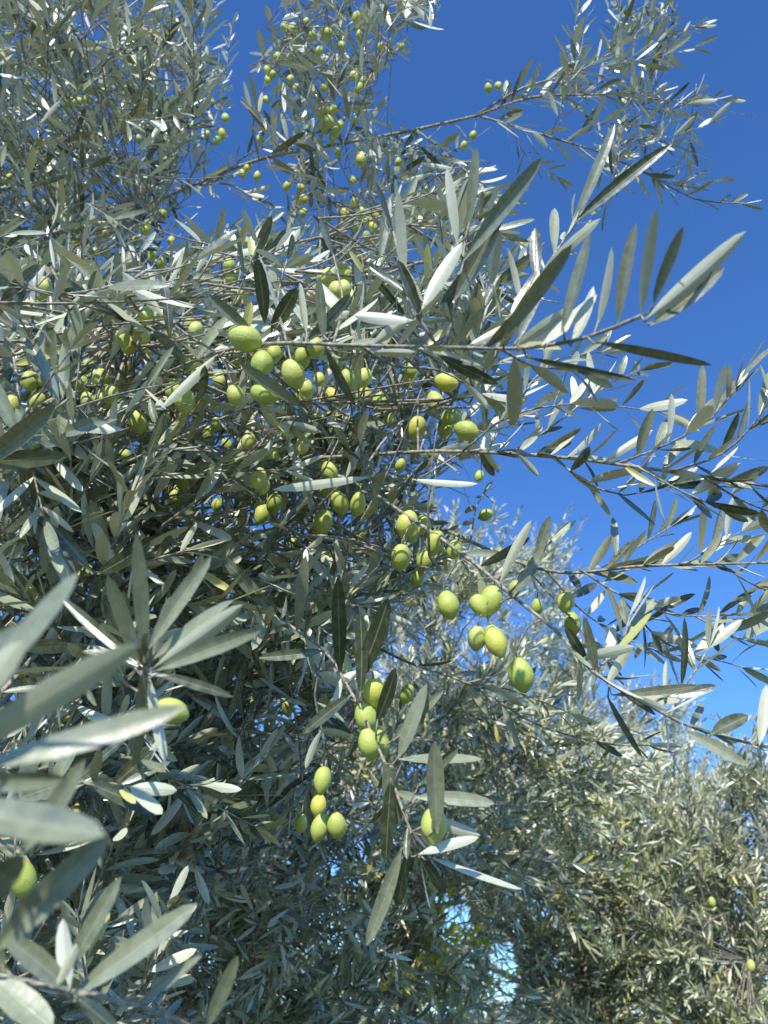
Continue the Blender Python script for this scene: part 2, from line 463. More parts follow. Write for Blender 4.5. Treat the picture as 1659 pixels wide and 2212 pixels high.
H1 = hand(A_, [(180,900,.98),(330,820,.86),(470,762,.73),(600,742,.65),(760,746,.60),(950,750,.56),(1130,752,.53),(1270,728,.50),(1385,682,.47)], .0024, .0011, .022, .056, .0135, .75, .8, .25, .7, LA, t1=.93)
side(H1, [(945,748,.56),(900,680,.565),(872,600,.58),(850,500,.60)], .0015, .0007, .02, .055, .0125, .4)
side(H1, [(960,750,.56),(990,640,.57),(1005,520,.585),(1025,430,.60)], .0016, .0008, .02, .056, .0125, .4)
side(H1, [(1040,752,.55),(1120,660,.6),(1190,560,.66),(1250,470,.7)], .0015, .0008, .024, .058, .012, .4)
side(H1, [(470,762,.73),(400,720,.75),(300,640,.8)], .0014, .0007, .022)
side(H1, [(620,742,.65),(600,650,.7),(620,560,.74)], .0014, .0007, .022)
side(H1, [(720,745,.62),(740,650,.68),(720,550,.72)], .0014, .0007, .022)
side(H1, [(1080,752,.56),(1150,790,.6),(1250,800,.64)], .0012, .0006, .022, upb=.0)
side(H1, [(780,748,.6),(850,790,.63),(950,800,.66),(1040,850,.68)], .0014, .0007, .03, upb=-.1, keep=.7)
H2 = hand(A_, [(520,1000,1.05),(760,985,.92),(950,975,.84),(1180,985,.79),(1400,1012,.76),(1560,1035,.73),(1740,1062,.7)], .0028, .0015, .018, .056, .0135, .45, .9, .35, .95, LA)
side(H2, [(1000,975,.82),(1100,900,.8),(1250,872,.79),(1430,890,.78)], .0014, .0007, .017)
side(H2, [(1330,1003,.77),(1440,960,.75),(1540,900,.73),(1600,820,.72)], .0013, .0006, .016)
side(H2, [(1450,1018,.75),(1560,980,.72),(1640,900,.70),(1700,800,.69)], .0013, .0006, .016)
side(H2, [(1200,988,.79),(1260,1040,.78),(1350,1070,.78),(1430,1050,.78)], .0012, .0006, .018)
side(H2, [(1100,980,.80),(1180,930,.84),(1300,840,.88),(1380,800,.9)], .0012, .0006, .018)
side(H2, [(1520,1030,.73),(1600,1080,.74),(1700,1120,.75)], .0012, .0006, .018)
side(H2, [(1380,1010,.76),(1470,1060,.74),(1560,1100,.74)], .0012, .0006, .018)
side(H2, [(1050,980,.81),(1120,860,.85),(1200,780,.9),(1300,760,.92)], .0012, .0006, .018)
H3 = hand(A_, [(640,1000,.98),(760,1040,.93),(880,1115,.88),(1010,1205,.80),(1110,1290,.75),(1200,1362,.72),(1280,1450,.69),(1400,1522,.67),(1520,1580,.66),(1740,1632,.65)], .0026, .0013, .022, .057, .0138, .4, .9, .42, .9, LA)
side(H3, [(1100,1280,.76),(1150,1230,.76),(1180,1180,.77)], .0012, .0007, .02)
side(H3, [(1280,1450,.69),(1340,1400,.7),(1360,1330,.71)], .0012, .0007, .02)
side(H3, [(1400,1522,.67),(1480,1480,.68),(1530,1400,.69)], .0012, .0007, .02)
H5 = hand(A_, [(950,1140,1.0),(1180,1232,.92),(1400,1222,.87),(1740,1214,.82)], .0024, .0013, .018, .056, .0134, .42, .9, .3, .9, LA)
side(H5, [(1250,1228,.9),(1350,1290,.88),(1480,1330,.86),(1700,1320,.84)], .0013, .0007, .017)
side(H5, [(1300,1225,.9),(1380,1180,.9),(1460,1130,.9)], .0012, .0006, .017)
side(H5, [(1480,1220,.86),(1560,1170,.86),(1660,1120,.86)], .0012, .0006, .017)
side(H5, [(1500,1330,.86),(1600,1380,.82),(1720,1400,.8)], .0012, .0006, .016)
side(H5, [(1340,1290,.88),(1440,1390,.86),(1600,1440,.84)], .0012, .0006, .017)
side(H5, [(1120,1210,.94),(1220,1320,.92),(1300,1420,.92)], .0012, .0006, .017)
side(H5, [(1180,1232,.92),(1270,1330,.95),(1400,1400,.98),(1500,1420,1.0)], .0012, .0006, .017)
side(H5, [(1560,1220,.84),(1640,1270,.83),(1720,1280,.83)], .0012, .0006, .017)
H6 = hand(A_, [(780,1380,1.1),(880,1430,1.02),(1020,1480,.97),(1150,1560,.94),(1300,1605,.92),(1400,1610,.92)], .0020, .0009, .024, .054, .011, .1, .9, .25, .85, LA)
side(H6, [(1000,1475,.97),(1100,1490,.98),(1230,1540,.98)], .0012, .0006, .022)
H4 = hand(A_, [(420,1240,1.0),(480,1255,.9),(600,1335,.8),(700,1405,.74),(750,1480,.70),(792,1560,.67),(832,1650,.64),(870,1750,.61),(905,1845,.60)], .0022, .0012, .022, .052, .014, .15, .9, .2, .7, LA)
side(H4, [(700,1405,.74),(680,1500,.74),(700,1600,.74),(700,1660,.74)], .0012, .0008, .022)
H10 = hand(A_, [(60,1420,.95),(104,1250,.78),(122,1000,.74),(135,860,.72),(140,760,.72)], .0024, .001, .022, .058, .014, .3, .7, .3, .95, LA)
HR = hand(A_, [(230,1900,.9),(280,1760,.68),(302,1600,.54),(315,1435,.46)], .0020, .0012, .03, .05, .013, .1, .9, .3, .5, LA)
HB = hand(A_, [(-260,2050,.55),(0,2108,.40),(150,2142,.37),(300,2172,.38),(480,2250,.42)], .0018, .0013, None, connect=LA, label='thin pale branch crossing the bottom left corner')
HF = hand(A_, [(-500,2050,.5),(-250,1850,.34),(-140,1640,.27),(-110,1480,.25)], .0022, .0012, None, connect=LA, label='out of focus spray of leaves closest to the viewer at the left edge')
HL = hand(A_, [(-200,1080,.85),(-40,1010,.72),(60,930,.66),(150,860,.66)], .0022, .001, .02, .062, .015, .1, .9, .2, .95, LA)
HM = hand(A_, [(-200,1330,.9),(0,1260,.8),(200,1240,.76),(400,1190,.76)], .0022, .001, .021, .062, .015, .1, .9, .2, .95, LA)
HN = hand(A_, [(-150,1820,.75),(50,1740,.62),(180,1690,.58),(280,1700,.56)], .0022, .001, .024, .06, .015, .1, .9, .2, .9, LA)

HLV = [
(H1,1085,732,1228,522,42,.52,1,.6),(H1,1115,742,1182,590,28,.54,1,.4),(H1,1212,718,1287,502,38,.50,1,.5),(H1,1235,742,1290,625,32,.52,-1,.3),(H1,1290,706,1328,535,26,.50,-1,.6),
(H1,1335,702,1362,478,36,.48,1,.6),(H1,1385,682,1405,448,32,.465,-1,.5),(H1,1410,660,1473,488,32,.46,1,.6),(H1,1395,690,1637,508,46,.45,-1,.3),(H1,1405,702,1570,590,46,.46,1,.5),
(H1,1285,738,1528,786,24,.49,1,.4),(H1,1140,772,1372,830,20,.54,1,.2),(H1,1240,482,1442,298,34,.66,1,.3),(H1,1235,492,1342,258,30,.68,1,.5),(H1,1002,562,1155,342,44,.55,1,.6),
(H1,980,650,1092,462,50,.55,1,.5),(H1,988,530,970,355,28,.57,-1,.4),(H1,1012,492,1032,318,28,.58,1,.7),(H1,912,668,988,520,42,.55,-1,.5),(H1,950,660,1040,560,36,.56,1,.1),
(H1,872,622,864,415,28,.57,-1,.4),(H1,822,562,836,425,28,.6,1,.6),(H1,1060,625,1072,495,30,.58,-1,.5),(H1,892,692,765,682,34,.55,-1,.9),(H1,945,765,1070,838,30,.56,1,.0),
(H1,550,720,448,640,30,.66,1,.6),(H1,572,700,566,556,36,.68,1,.0),(H1,585,720,640,622,42,.68,1,.1),(H1,655,882,520,782,32,.66,1,.7),(H1,366,735,365,590,28,.75,1,.0),
(H1,1110,750,1230,665,30,.53,-1,.4),(H1,1010,748,1120,700,28,.55,-1,.6),(H1,1170,745,1290,640,40,.51,-1,.4),(H1,700,735,690,600,30,.64,1,.4),(H1,660,740,760,640,30,.64,1,.2),
(H1,470,765,350,880,30,.72,-1,.6),(H1,900,752,1040,780,24,.56,-1,.5),(H1,770,880,700,760,24,.66,1,.3),
(HR,312,1432,300,1150,40,.45,1,.7),(HR,322,1400,440,1192,46,.43,1,.8),(HR,330,1420,372,1285,32,.45,-1,.4),(HR,330,1425,492,1282,38,.44,1,.8),(HR,335,1440,532,1318,44,.43,-1,.3),
(HR,340,1448,568,1342,46,.42,1,.8),(HR,300,1438,238,1238,44,.45,1,.7),(HR,330,1452,505,1500,30,.47,1,.1),(HR,305,1460,300,1660,34,.46,1,.6),(HR,322,1460,348,1650,30,.48,-1,.6),(HR,300,1440,180,1400,36,.47,1,.2),
(HR,340,1350,350,1440,20,.44,-1,.4),(HR,310,1440,120,1300,30,.5,1,.3),
(HF,-80,1520,185,1252,72,.25,1,.65),(HF,-110,1640,305,1368,84,.24,-1,.05),(HF,-60,1660,405,1548,74,.24,1,.7),(HF,-100,1700,150,1668,50,.27,1,.6),(HF,-120,1740,228,1822,104,.235,1,.55),
(HF,-20,2060,225,1800,86,.27,1,.6),(HF,-60,1400,140,1352,56,.27,1,.5),(HF,-60,1960,60,1840,70,.27,1,.4),(HF,40,1850,200,1650,60,.31,1,.5),(HF,-120,1560,60,1390,80,.23,-1,.1),
(HB,158,2148,425,1958,66,.36,1,.7),(HB,150,2140,128,1985,44,.37,-1,.5),(HB,130,2120,262,1905,52,.39,1,.5),(HB,150,2140,20,2010,60,.36,1,.5),(HB,-20,2110,110,2230,80,.36,1,.7),
(HB,160,2150,260,2230,40,.36,1,.1),(HB,300,2172,440,2060,36,.38,1,.6),(HB,10,2100,-60,1980,60,.36,1,.4),(HB,120,2135,170,2040,30,.36,-1,.6),(HB,440,2230,520,2060,36,.4,1,.7),
(HN,190,1690,355,1762,52,.55,1,.2),(HN,180,1685,40,1712,48,.56,1,.5),(HN,240,1700,330,1620,40,.57,1,.1),(HN,100,1720,170,1600,40,.58,1,.6),
(H4,862,1640,1038,1642,34,.62,1,.75),(H4,895,1722,1068,1720,38,.60,1,.8),(H4,925,1765,1035,1812,32,.6,-1,.3),(H4,868,1830,800,2042,40,.59,1,.6),(H4,885,1840,850,1960,34,.59,1,.2),
(H4,925,1850,1132,1925,20,.6,-1,.6),(H4,860,1640,922,1480,44,.63,1,.7),(H4,850,1600,952,1488,30,.64,1,.6),(H4,812,1562,868,1445,40,.65,1,.0),(H4,778,1505,792,1322,38,.67,1,.0),
(H4,735,1462,728,1240,38,.7,1,.05),(H4,768,1478,856,1298,52,.68,1,.0),(H4,830,1645,862,1785,50,.62,1,.6),(H4,945,1800,930,1598,50,.58,1,.6),(H4,640,1365,665,1205,32,.76,1,.7),
(H4,905,1845,1030,1800,30,.58,-1,.5),(H4,700,1405,560,1430,30,.74,1,.3),(H4,760,1500,650,1580,34,.68,1,.2),(H4,600,1335,480,1200,34,.78,1,.4),(H4,900,1700,985,1610,28,.6,1,.3),(H4,845,1680,830,1870,40,.61,1,.1),
(H10,128,940,232,905,44,.68,1,.6),(H10,120,1000,30,880,44,.70,1,.6),(H10,128,870,52,722,42,.7,1,.6),(H10,136,860,146,735,30,.71,-1,.6),(H10,115,1090,70,960,36,.72,1,.4),
(H10,112,1150,155,1250,32,.7,1,.2),(HL,-40,1010,120,870,54,.62,1,.6),(HL,-60,1000,140,985,48,.62,1,.4),(HL,40,940,-40,800,44,.64,1,.6),(HM,200,1240,60,1060,40,.7,1,.2),(HM,210,1240,330,1180,44,.7,1,.0),
(H3,1320,1502,1512,1484,22,.68,1,.7),(H3,1310,1480,1360,1390,26,.68,-1,.5),(H3,1478,1578,1612,1642,34,.65,1,.8),(H3,1535,1588,1612,1540,40,.65,1,.3),(H3,1270,1440,1228,1350,28,.7,1,.0),
(H3,1110,1285,1182,1192,32,.74,1,.5),(H3,1290,1455,1260,1330,30,.69,1,.4),(H3,1640,1610,1660,1480,30,.64,-1,.6),(H3,1310,1500,1380,1640,16,.68,1,.2),(H3,1080,1260,1140,1120,26,.76,-1,.5),
(H2,800,1030,590,1065,26,.72,-1,.7),(H2,890,1035,1030,1055,20,.78,-1,.6),
]
for b, x0, y0, x1, y1, wd, d, face, tint in HLV:
    p0 = at(x0, y0, d + rnd.uniform(-.004, .004)); p1 = at(x1, y1, d + rnd.uniform(-.02, .02))
    D = (p1 - p0); L = D.length; D.normalize()
    V = (CAM - p0).normalized() + sd * .35; V = (V - D * V.dot(D)).normalized()
    roll = rnd.uniform(-.5, .5)
    Nn = Quaternion(D, roll) @ (V * face)
    b.keepl.r.append((*p0, *D, *Nn, L, wd * d / F / math.cos(roll) * 1.15, rnd.uniform(-.08, .08), rnd.uniform(-.35, .35), min(tint * .85, .88)))
    bb, q = nearest(A_, p0, [b])
    if .004 < (q - p0).length < .12:
        b.wood.tube(smooth_path([q, q.lerp(p0, .6) + Vector((0, 0, -.003)), p0 + D * .004], .02), .0009, .0006, 5)

# ============================================================ TREE B : taller tree behind, upper part
B_ = Tree()
FORK_B = Vector((-1.75, 2.1, 2.2))
LBdef = [
 ([(-300,700,2.6),(0,400,2.2),(200,150,1.9),(400,30,1.9)], .010, .0022),
 ([(-300,560,2.3),(100,340,1.9),(300,250,1.8),(470,150,1.75)], .009, .0022),
 ([(-300,250,2.3),(60,60,1.9),(250,-60,1.9)], .009, .0022),
 ([(-300,660,2.2),(50,560,1.8),(200,520,1.7),(360,450,1.7)], .009, .0022),
 ([(-300,600,2.4),(100,520,2.1),(280,460,1.9),(400,408,1.75),(560,345,1.62),(740,310,1.55),(900,280,1.5),(1030,250,1.46)], .0060, .0030),
]
LB = []
for L, a, c in LBdef:
    LB.append(Branch(B_, smooth_path([FORK_B] + [at(*p) for p in L], .05), a, c))
mB1 = [(-150,-150),(450,-150),(475,40),(510,180),(480,290),(440,380),(400,440),(420,540),(180,620),(-150,620)]
holesB = [([(150,40),(210,20),(230,70),(180,100)], .8), ([(330,150),(390,130),(400,200),(350,220)], .8), ([(230,300),(290,280),(300,350),(240,360)], .8), ([(60,250),(110,240),(115,300),(70,310)], .7), ([(380,330),(440,300),(430,380),(380,390)], .9), ([(260,0),(330,-20),(330,40),(280,50)], .7), ([(20,110),(60,100),(80,140),(30,160)], .6), ([(400,40),(440,30),(450,100),(410,110)], .7)]
fill(B_, LB[:4], mB1, 1.25, 2.4, 300, holesB, (.15, .30), .063, .0130, .0195, (.3, 0, .45), conn_r=.0013, soft=30, res=(7, 3))
def hb(pts, r0, r1, gap=.019, L=.058, W=.0125, keep=.92, t0=.05):
    return hand(B_, pts, r0, r1, gap, L, W, .3, .85, t0, keep, LB, step=.03)
K1 = hb([(1030,250,1.46),(1150,210,1.43),(1270,205,1.41),(1420,198,1.4)], .0028, .0012)
K2 = hb([(1035,250,1.46),(1150,285,1.43),(1290,328,1.42),(1410,382,1.4),(1500,430,1.4),(1600,440,1.4)], .0024, .0010)
K3 = hb([(1030,248,1.46),(1130,190,1.44),(1260,150,1.42),(1390,60,1.4),(1480,-40,1.4)], .0024, .0012)
K4 = hb([(740,310,1.55),(700,220,1.5),(650,130,1.48),(640,85,1.48),(690,30,1.48),(740,-40,1.5)], .0026, .0012)
K5 = hb([(560,345,1.62),(545,280,1.58),(565,200,1.56),(605,120,1.55),(640,60,1.55)], .0020, .001)
K6 = hb([(745,310,1.55),(785,220,1.5),(820,120,1.5),(880,40,1.5),(940,-40,1.5)], .0022, .001)
K7 = hb([(640,330,1.6),(700,420,1.5),(780,465,1.45),(860,500,1.4),(930,520,1.4)], .0022, .001)
K8 = hb([(900,280,1.5),(960,330,1.45),(1020,380,1.4),(1080,430,1.38)], .0020, .001)
K9 = hb([(400,408,1.75),(450,300,1.75),(480,200,1.8),(500,60,1.85)], .0022, .001)
K10 = hb([(420,400,1.74),(500,400,1.65),(580,450,1.6),(640,470,1.6)], .002, .001)
K11 = hb([(480,380,1.7),(540,330,1.65),(600,310,1.6),(680,290,1.58)], .002, .001)
K12 = hb([(250,470,1.9),(300,540,1.7),(340,560,1.6),(380,600,1.55)], .002, .001)
SB = dict(L=.054, W=.0115, upb=.35)
side(K3, [(1215,165,1.43),(1240,80,1.42),(1250,0,1.42),(1255,-60,1.42)], .0012, .0006, .019, **SB)
side(K1, [(1260,205,1.41),(1330,150,1.4),(1400,100,1.4),(1500,60,1.4)], .0012, .0006, .019, **SB)
side(K1, [(1330,203,1.41),(1420,240,1.4),(1500,220,1.38),(1560,215,1.38)], .0012, .0006, .019, **SB)
side(K1, [(1380,200,1.4),(1430,130,1.4),(1450,50,1.4),(1455,-20,1.4)], .0012, .0006, .019, **SB)
side(K2, [(1290,328,1.42),(1330,400,1.42),(1280,470,1.42)], .0012, .0006, .019, **SB)
side(K2, [(1300,330,1.42),(1400,300,1.4),(1500,330,1.38)], .0012, .0006, .019, **SB)
side(K2, [(1230,305,1.42),(1290,270,1.4),(1380,270,1.38)], .0012, .0006, .019, **SB)
side(K2, [(1100,270,1.44),(1140,340,1.44),(1200,380,1.44)], .0010, .0005, .030, **SB)
side(K2, [(1380,365,1.40),(1460,400,1.4),(1540,390,1.4)], .0010, .0005, .022, **SB)
side(K3, [(1330,100,1.41),(1340,30,1.41),(1320,-40,1.41)], .0010, .0005, .022, **SB)
mBR = [(1210,40),(1300,10),(1420,-20),(1520,80),(1560,210),(1500,330),(1600,400),(1560,440),(1440,390),(1380,400),(1320,480),(1260,460),(1240,330),(1190,220)]
fill(B_, [K1, K2, K3], mBR, 1.3, 1.6, 22, (), (.14, .24), .052, .0108, .020, (.3, 0, .5), conn_r=.0008, soft=20, res=(7, 3), maxconn=.14)
mBC = [(560,60),(620,-60),(960,-60),(930,60),(860,130),(850,220),(810,280),(900,310),(1020,330),(1100,440),(1080,520),(760,540),(640,520),(600,440),(620,380),(560,340),(545,240)]
fill(B_, [K4, K5, K6, K7, K8, LB[4]], mBC, 1.3, 1.75, 120, (), (.10, .2), .063, .0130, .019, (.1, 0, .35), conn_r=.001, soft=20, res=(7, 3), maxconn=.22)

# ------------------------------------------------------------ olives: each hangs from the branch point closest to it
for who, tab, tree in (('A', OL_A, A_), ('B', OL_B, B_)):
    PB = [(b, q) for b in tree.branches for q in b.path]
    PX, PY, PD = proj(np.array([tuple(q) for b, q in PB]))
    for (x, y, ww, hh) in tab:
        o = Olv(); o.who = who; o.x, o.y = x, y
        mn = min(ww, hh); o.tilt = rnd.uniform(-.45, .45) if hh >= ww else 1.2 * rnd.choice((-1, 1))
        d0 = (.0200 if who == 'A' else .0175) * F / mn
        cost = np.hypot(PX - x, (PY - (y - mn)) * 1.0) + 260 * np.abs(np.log(PD / d0))
        i = int(np.argmin(cost))
        ratio = float(PD[i] / d0)
        o.d = d0 * min(max(ratio, .80), 1.25) - rnd.uniform(0, .02)
        o.b, o.q = PB[i]
        o.r = mn * o.d / F / 2 * (1.04 if who == 'A' else .96); o.h = max(ww, hh) * o.d / F / 2 * 1.08
        o.h = min(max(o.h, o.r * 1.36), o.r * 1.58)
        o.c = at(x, y, o.d)
        o.pr = max(ww, hh) / 2; OLIVES.append(o)
OX = np.array([o.x for o in OLIVES]); OY = np.array([o.y for o in OLIVES]); OD = np.array([o.d for o in OLIVES]); OR = np.array([o.pr for o in OLIVES])
OC = np.array([tuple(o.c) for o in OLIVES]); SDN = np.array(tuple(sd))

def prune(A, mask=None, holes=(), soft=0.0, clear=1, sun_clear=.7):
    if len(A) == 0: return A
    keep = np.ones(len(A), bool)
    mids = A[:, 0:3] + A[:, 3:6] * (A[:, 9] * .5)[:, None]
    mx_, my_, md = proj(mids)
    if mask is not None: keep &= in_poly(mx_ + npr.normal(0, soft, len(A)), my_ + npr.normal(0, soft, len(A)), mask)
    for h, pr in holes: keep &= ~(in_poly(mx_, my_, h) & (npr.random(len(A)) < pr))
    hit = np.zeros(len(A), bool); sh = np.zeros(len(A), bool)
    for k in (.05, .2, .35, .5, .65, .8, 1.0):
        q = A[:, 0:3] + A[:, 3:6] * (A[:, 9] * k)[:, None] + A[:, 6:9] * (A[:, 9] * A[:, 11] * k * k)[:, None]
        x, y, d = proj(q)
        wpx = A[:, 10] * .35 / d * F
        for i in range(len(OX)):
            hit |= ((x - OX[i]) ** 2 + (y - OY[i]) ** 2 < (OR[i] * .85 + wpx) ** 2) & (d < OD[i] + .012)
            v = q - OC[i]; tt = v @ SDN
            dd = np.sum(v * v, axis=1) - tt * tt
            sh |= (dd < .014 ** 2) & (tt > .008)
    keep &= ~(hit & (npr.random(len(A)) < clear))
    keep &= ~(sh & (npr.random(len(A)) < sun_clear))
    return A[keep]

def olive_shape(seed):
    r = random.Random(seed)
    nu, nv = 20, 14; vs = []; fs = []
    tip = r.uniform(.08, .18); egg = r.uniform(-.10, .18)
    vs.append((0, 0, 1.0 - .06))
    for j in range(1, nv):
        th = math.pi * j / nv
        z = math.cos(th); rad = math.sin(th) ** 1.08 * (1 - egg * z)
        if z < -.88: z -= tip * (-z - .88) * 8
        if z > .93: z -= .06 * (z - .93) / .07
        for i in range(nu):
            ph = 2 * math.pi * i / nu
            k = 1 + .03 * math.sin(ph * 2 + seed) + .02 * math.sin(3 * ph + 2 * z)
            vs.append((rad * math.cos(ph) * k, rad * math.sin(ph) * k, z))
    vs.append((0, 0, -1 - tip))
    for i in range(nu): fs.append((0, 1 + i, 1 + (i + 1) % nu))
    for j in range(nv - 2):
        for i in range(nu):
            a = 1 + j * nu + i; b = 1 + j * nu + (i + 1) % nu
            fs.append((a, a + nu, b + nu, b))
    l = len(vs) - 1
    for i in range(nu): fs.append((l, 1 + (nv - 2) * nu + (i + 1) % nu, 1 + (nv - 2) * nu + i))
    return vs, fs
def olive_mesh(seed):
    vs, fs = olive_shape(seed)
    me = bpy.data.meshes.new('olive'); me.from_pydata(vs, [], fs)
    me.polygons.foreach_set('use_smooth', [True] * len(fs)); me.materials.append(M_OLIVE); me.update()
    return me
OM = [olive_mesh(i) for i in range(6)]
for o in OLIVES:
    c = o.c; b, q = o.b, o.q
    # hanging fruit swings a little forward, so its long side shows from below
    rot = Quaternion(FW, o.tilt) @ Quaternion(R_, rnd.uniform(-.1, .75))
    top = c + rot @ Vector((0, 0, o.h * .93))
    axis = rot @ Vector((0, 0, 1))
    gapd = (q - top).length
    if gapd < .10:
        path = smooth_path([q, q.lerp(top, .5) + axis * gapd * .15 + Vector((0, 0, .004)), top + axis * .006, top], .006)
        b.wood.tube(path, .0008, .0009, 5)
    else:
        k = top + Vector((rnd.uniform(-.015, .015), rnd.uniform(.0, .02), .035))
        b.wood.tube(smooth_path([k, k.lerp(top, .5) + axis * .006, top], .006), .0008, .0009, 5)
        pth = smooth_path([q, q.lerp(k, .5) + Vector((0, .01, .02)), k, k + (k - q).normalized() * .04], .02)
        b.wood.tube(pth, .0012, .0008, 6)
        dress(b.lv, pth, .025, .055, .012, .2, .9, .2)
    b.ol.append((c, rot, o.r, o.h))

def finish(tree, root):
    for b in tree.branches:
        w_ = b.wood.build('branch', M_TWIG, root)
        if b.label: w_['label'] = b.label
        hn = prune(b.lv.arr(), None, (), 0, 1, .75)
        fr = prune(b.free.arr(), b.mask, b.holes, getattr(b, 'soft', 10), 1, .95)
        kp = b.keepl.arr()
        Aall = np.concatenate([hn.reshape(-1, 14), fr.reshape(-1, 14), kp.reshape(-1, 14)])
        if len(Aall): b.lv.build('foliage', M_LEAF, w_, Aall, b.res)
        for (c, rot, r, h) in b.ol:
            oo = bpy.data.objects.new('olive', rnd.choice(OM)); COL.objects.link(oo); oo.parent = w_
            oo.location = c; oo.rotation_mode = 'QUATERNION'; oo.rotation_quaternion = rot @ Quaternion((0, 0, 1), rnd.uniform(0, 6)); oo.scale = (r, r, h)

def trunk(root, base, fork, r, lean=.1):
    wd = Wood()
    b = Vector(base)
    pth = smooth_path([b + Vector((0, 0, -.1)), b + Vector((lean * .5, .05, (fork.z - 0) * .4)), fork], .12)
    wd.tube(pth, r * 1.35, r * .8, 12, .12)
    return wd

EA = tree_empty('nearest olive tree, filling the left, with plump green olives on sharp leafy branches')
wd = trunk(EA, (-1.15, 1.45, 0), FORK_A, .13); wd.build('trunk', M_BARK, EA)
finish(A_, EA)
# the many smaller olives deeper in the same crown
vs = []; fs = []
for k in range(34):
    c0 = (rnd.uniform(30, 960), rnd.uniform(590, 1180), rnd.uniform(.84, 1.10))
    for j in range(rnd.choice((1, 2, 3, 4))):
        c = at(c0[0], c0[1], c0[2]) + rv() * .022
        sv, sf = olive_shape(rnd.randint(0, 30)); r = rnd.uniform(.0078, .0094); h = r * 1.42
        R = (Quaternion(rv(), rnd.uniform(0, .5))).to_matrix()
        n0 = len(vs)
        vs += [tuple(c + R @ Vector((x * r, y * r, z * h))) for x, y, z in sv]; fs += [tuple(n0 + i for i in f) for f in sf]
me = bpy.data.meshes.new('olive'); me.from_pydata(vs, [], fs); me.polygons.foreach_set('use_smooth', [True] * len(fs)); me.update()
so_ = link('olive', me, EA, M_OLIVE); so_['kind'] = 'stuff'; so_['label'] = 'small green olives half hidden deeper in the crown'
EB = tree_empty('taller olive tree at the top, small olives and thin branches against deep blue sky')
wd = trunk(EB, (-1.9, 2.4, 0), FORK_B, .12); wd.build('trunk', M_BARK, EB)
finish(B_, EB)

# ============================================================ background trees from ellipsoid lobes
HOL = [([(925,1945),(960,1925),(1010,1935),(1020,2000),(985,2050),(940,2020)], .93), ([(1060,2040),(1110,2030),(1125,2110),(1105,2170),(1050,2150)], .9), ([(1150,1930),(1180,1925),(1185,1980),(1150,1985)], .7)]
HOLC = HOL + [([(840,1960),(920,1980),(930,2100),(860,2190),(800,2120)], .6)]
def bgtree(label, base, lobes, ntw, leafL=.065, leafW=.014, mat=M_LEAF, Lr=(.2, .4), gap=.024, fork_z=None, olives=(), res=(4, 3), name='olive_tree', cat='tree', trunk_r=.13, shell=.45, holes=HOL):
    e = bpy.data.objects.new(name, None); COL.objects.link(e); e['label'] = label; e['category'] = cat
    base = Vector(base)
    fz = fork_z or 1.0
    fork = base + Vector((rnd.uniform(-.1, .1), rnd.uniform(-.1, .1), fz))
    wd = Wood(); wd.tube(smooth_path([base + Vector((0, 0, -.1)), base.lerp(fork, .5) + Vector((.06, .03, 0)), fork], .15), trunk_r * 1.3, trunk_r * .75, 12, .13)
    lv = Leaves(); lb = Wood()
    vol = [r[0] * r[1] * r[2] for c, r in lobes]; tot = sum(vol)
    for (c, r), v in zip(lobes, vol):
        c = Vector(c)
        lp = smooth_path([fork, fork.lerp(c, .5) + Vector((0, 0, -.1)) + rv() * .1, c], .12)
        lb.tube(lp, trunk_r * .3, .006, 8, .1)
        subs = []
        for k in range(9):
            d = rv(); tip = c + Vector((d.x * r[0], d.y * r[1], d.z * r[2])) * .75
            s = lp[int(len(lp) * rnd.uniform(.6, .99)) - 1]
            sp_ = smooth_path([s, s.lerp(tip, .5) + rv() * .08, tip], .1); lb.tube(sp_, .005, .0025, 6)
            subs += sp_
        SP = np.array([tuple(q) for q in subs])
        n = int(ntw * v / tot)
        cl = [(lambda d: c + Vector((d.x * r[0], d.y * r[1], d.z * r[2])) * (shell + (1 - shell) * rnd.random()))(rv()) for _ in range(max(6, n // 11))]
        for k in range(n):
            p = rnd.choice(cl) + rv() * min(r) * .33 * rnd.random()
            q = subs[int(np.argmin(np.sum((SP - np.array(p)) ** 2, axis=1)))]
            o = (p - c); o = o.normalized() if o.length > 0 else rv()
            D = (o * .7 + Vector((0, 0, .3)) + rv() * .6).normalized()
            pa = wander(p, D, rnd.uniform(*Lr), 5, .4, rnd.uniform(-.4, .3))
            lb.tube([q, q.lerp(p, .5) + rv() * .03, p], .0020, .0016, 4)
            lb.tube(pa, .0016, .0009, 4)
            dress(lv, pa, gap * rnd.uniform(.85, 1.3), leafL * rnd.uniform(.8, 1.2), leafW, .15)
    wd.build('trunk', M_BARK, e)
    lb.build('branch', M_TWIG, e)
    A = lv.arr()
    mids = A[:, 0:3] + A[:, 3:6] * (A[:, 9] * .5)[:, None]
    x, y, d = proj(mids)
    for h, pr in holes: 
        A_k = ~(in_poly(x, y, h) & (npr.random(len(A)) < pr)); A = A[A_k]; x = x[A_k]; y = y[A_k]
    lv.build('crown', mat, e, A, res)
    for (x, y, ww, d) in olives:
        oo = bpy.data.objects.new('olive', rnd.choice(OM)); COL.objects.link(oo); oo.parent = e
        oo.location = at(x, y, d); rr = ww * d / F / 2; oo.scale = (rr, rr, rr * 1.35); oo.rotation_euler = (rnd.uniform(-.3, .3), rnd.uniform(-.3, .3), 0)
    return e, len(A)

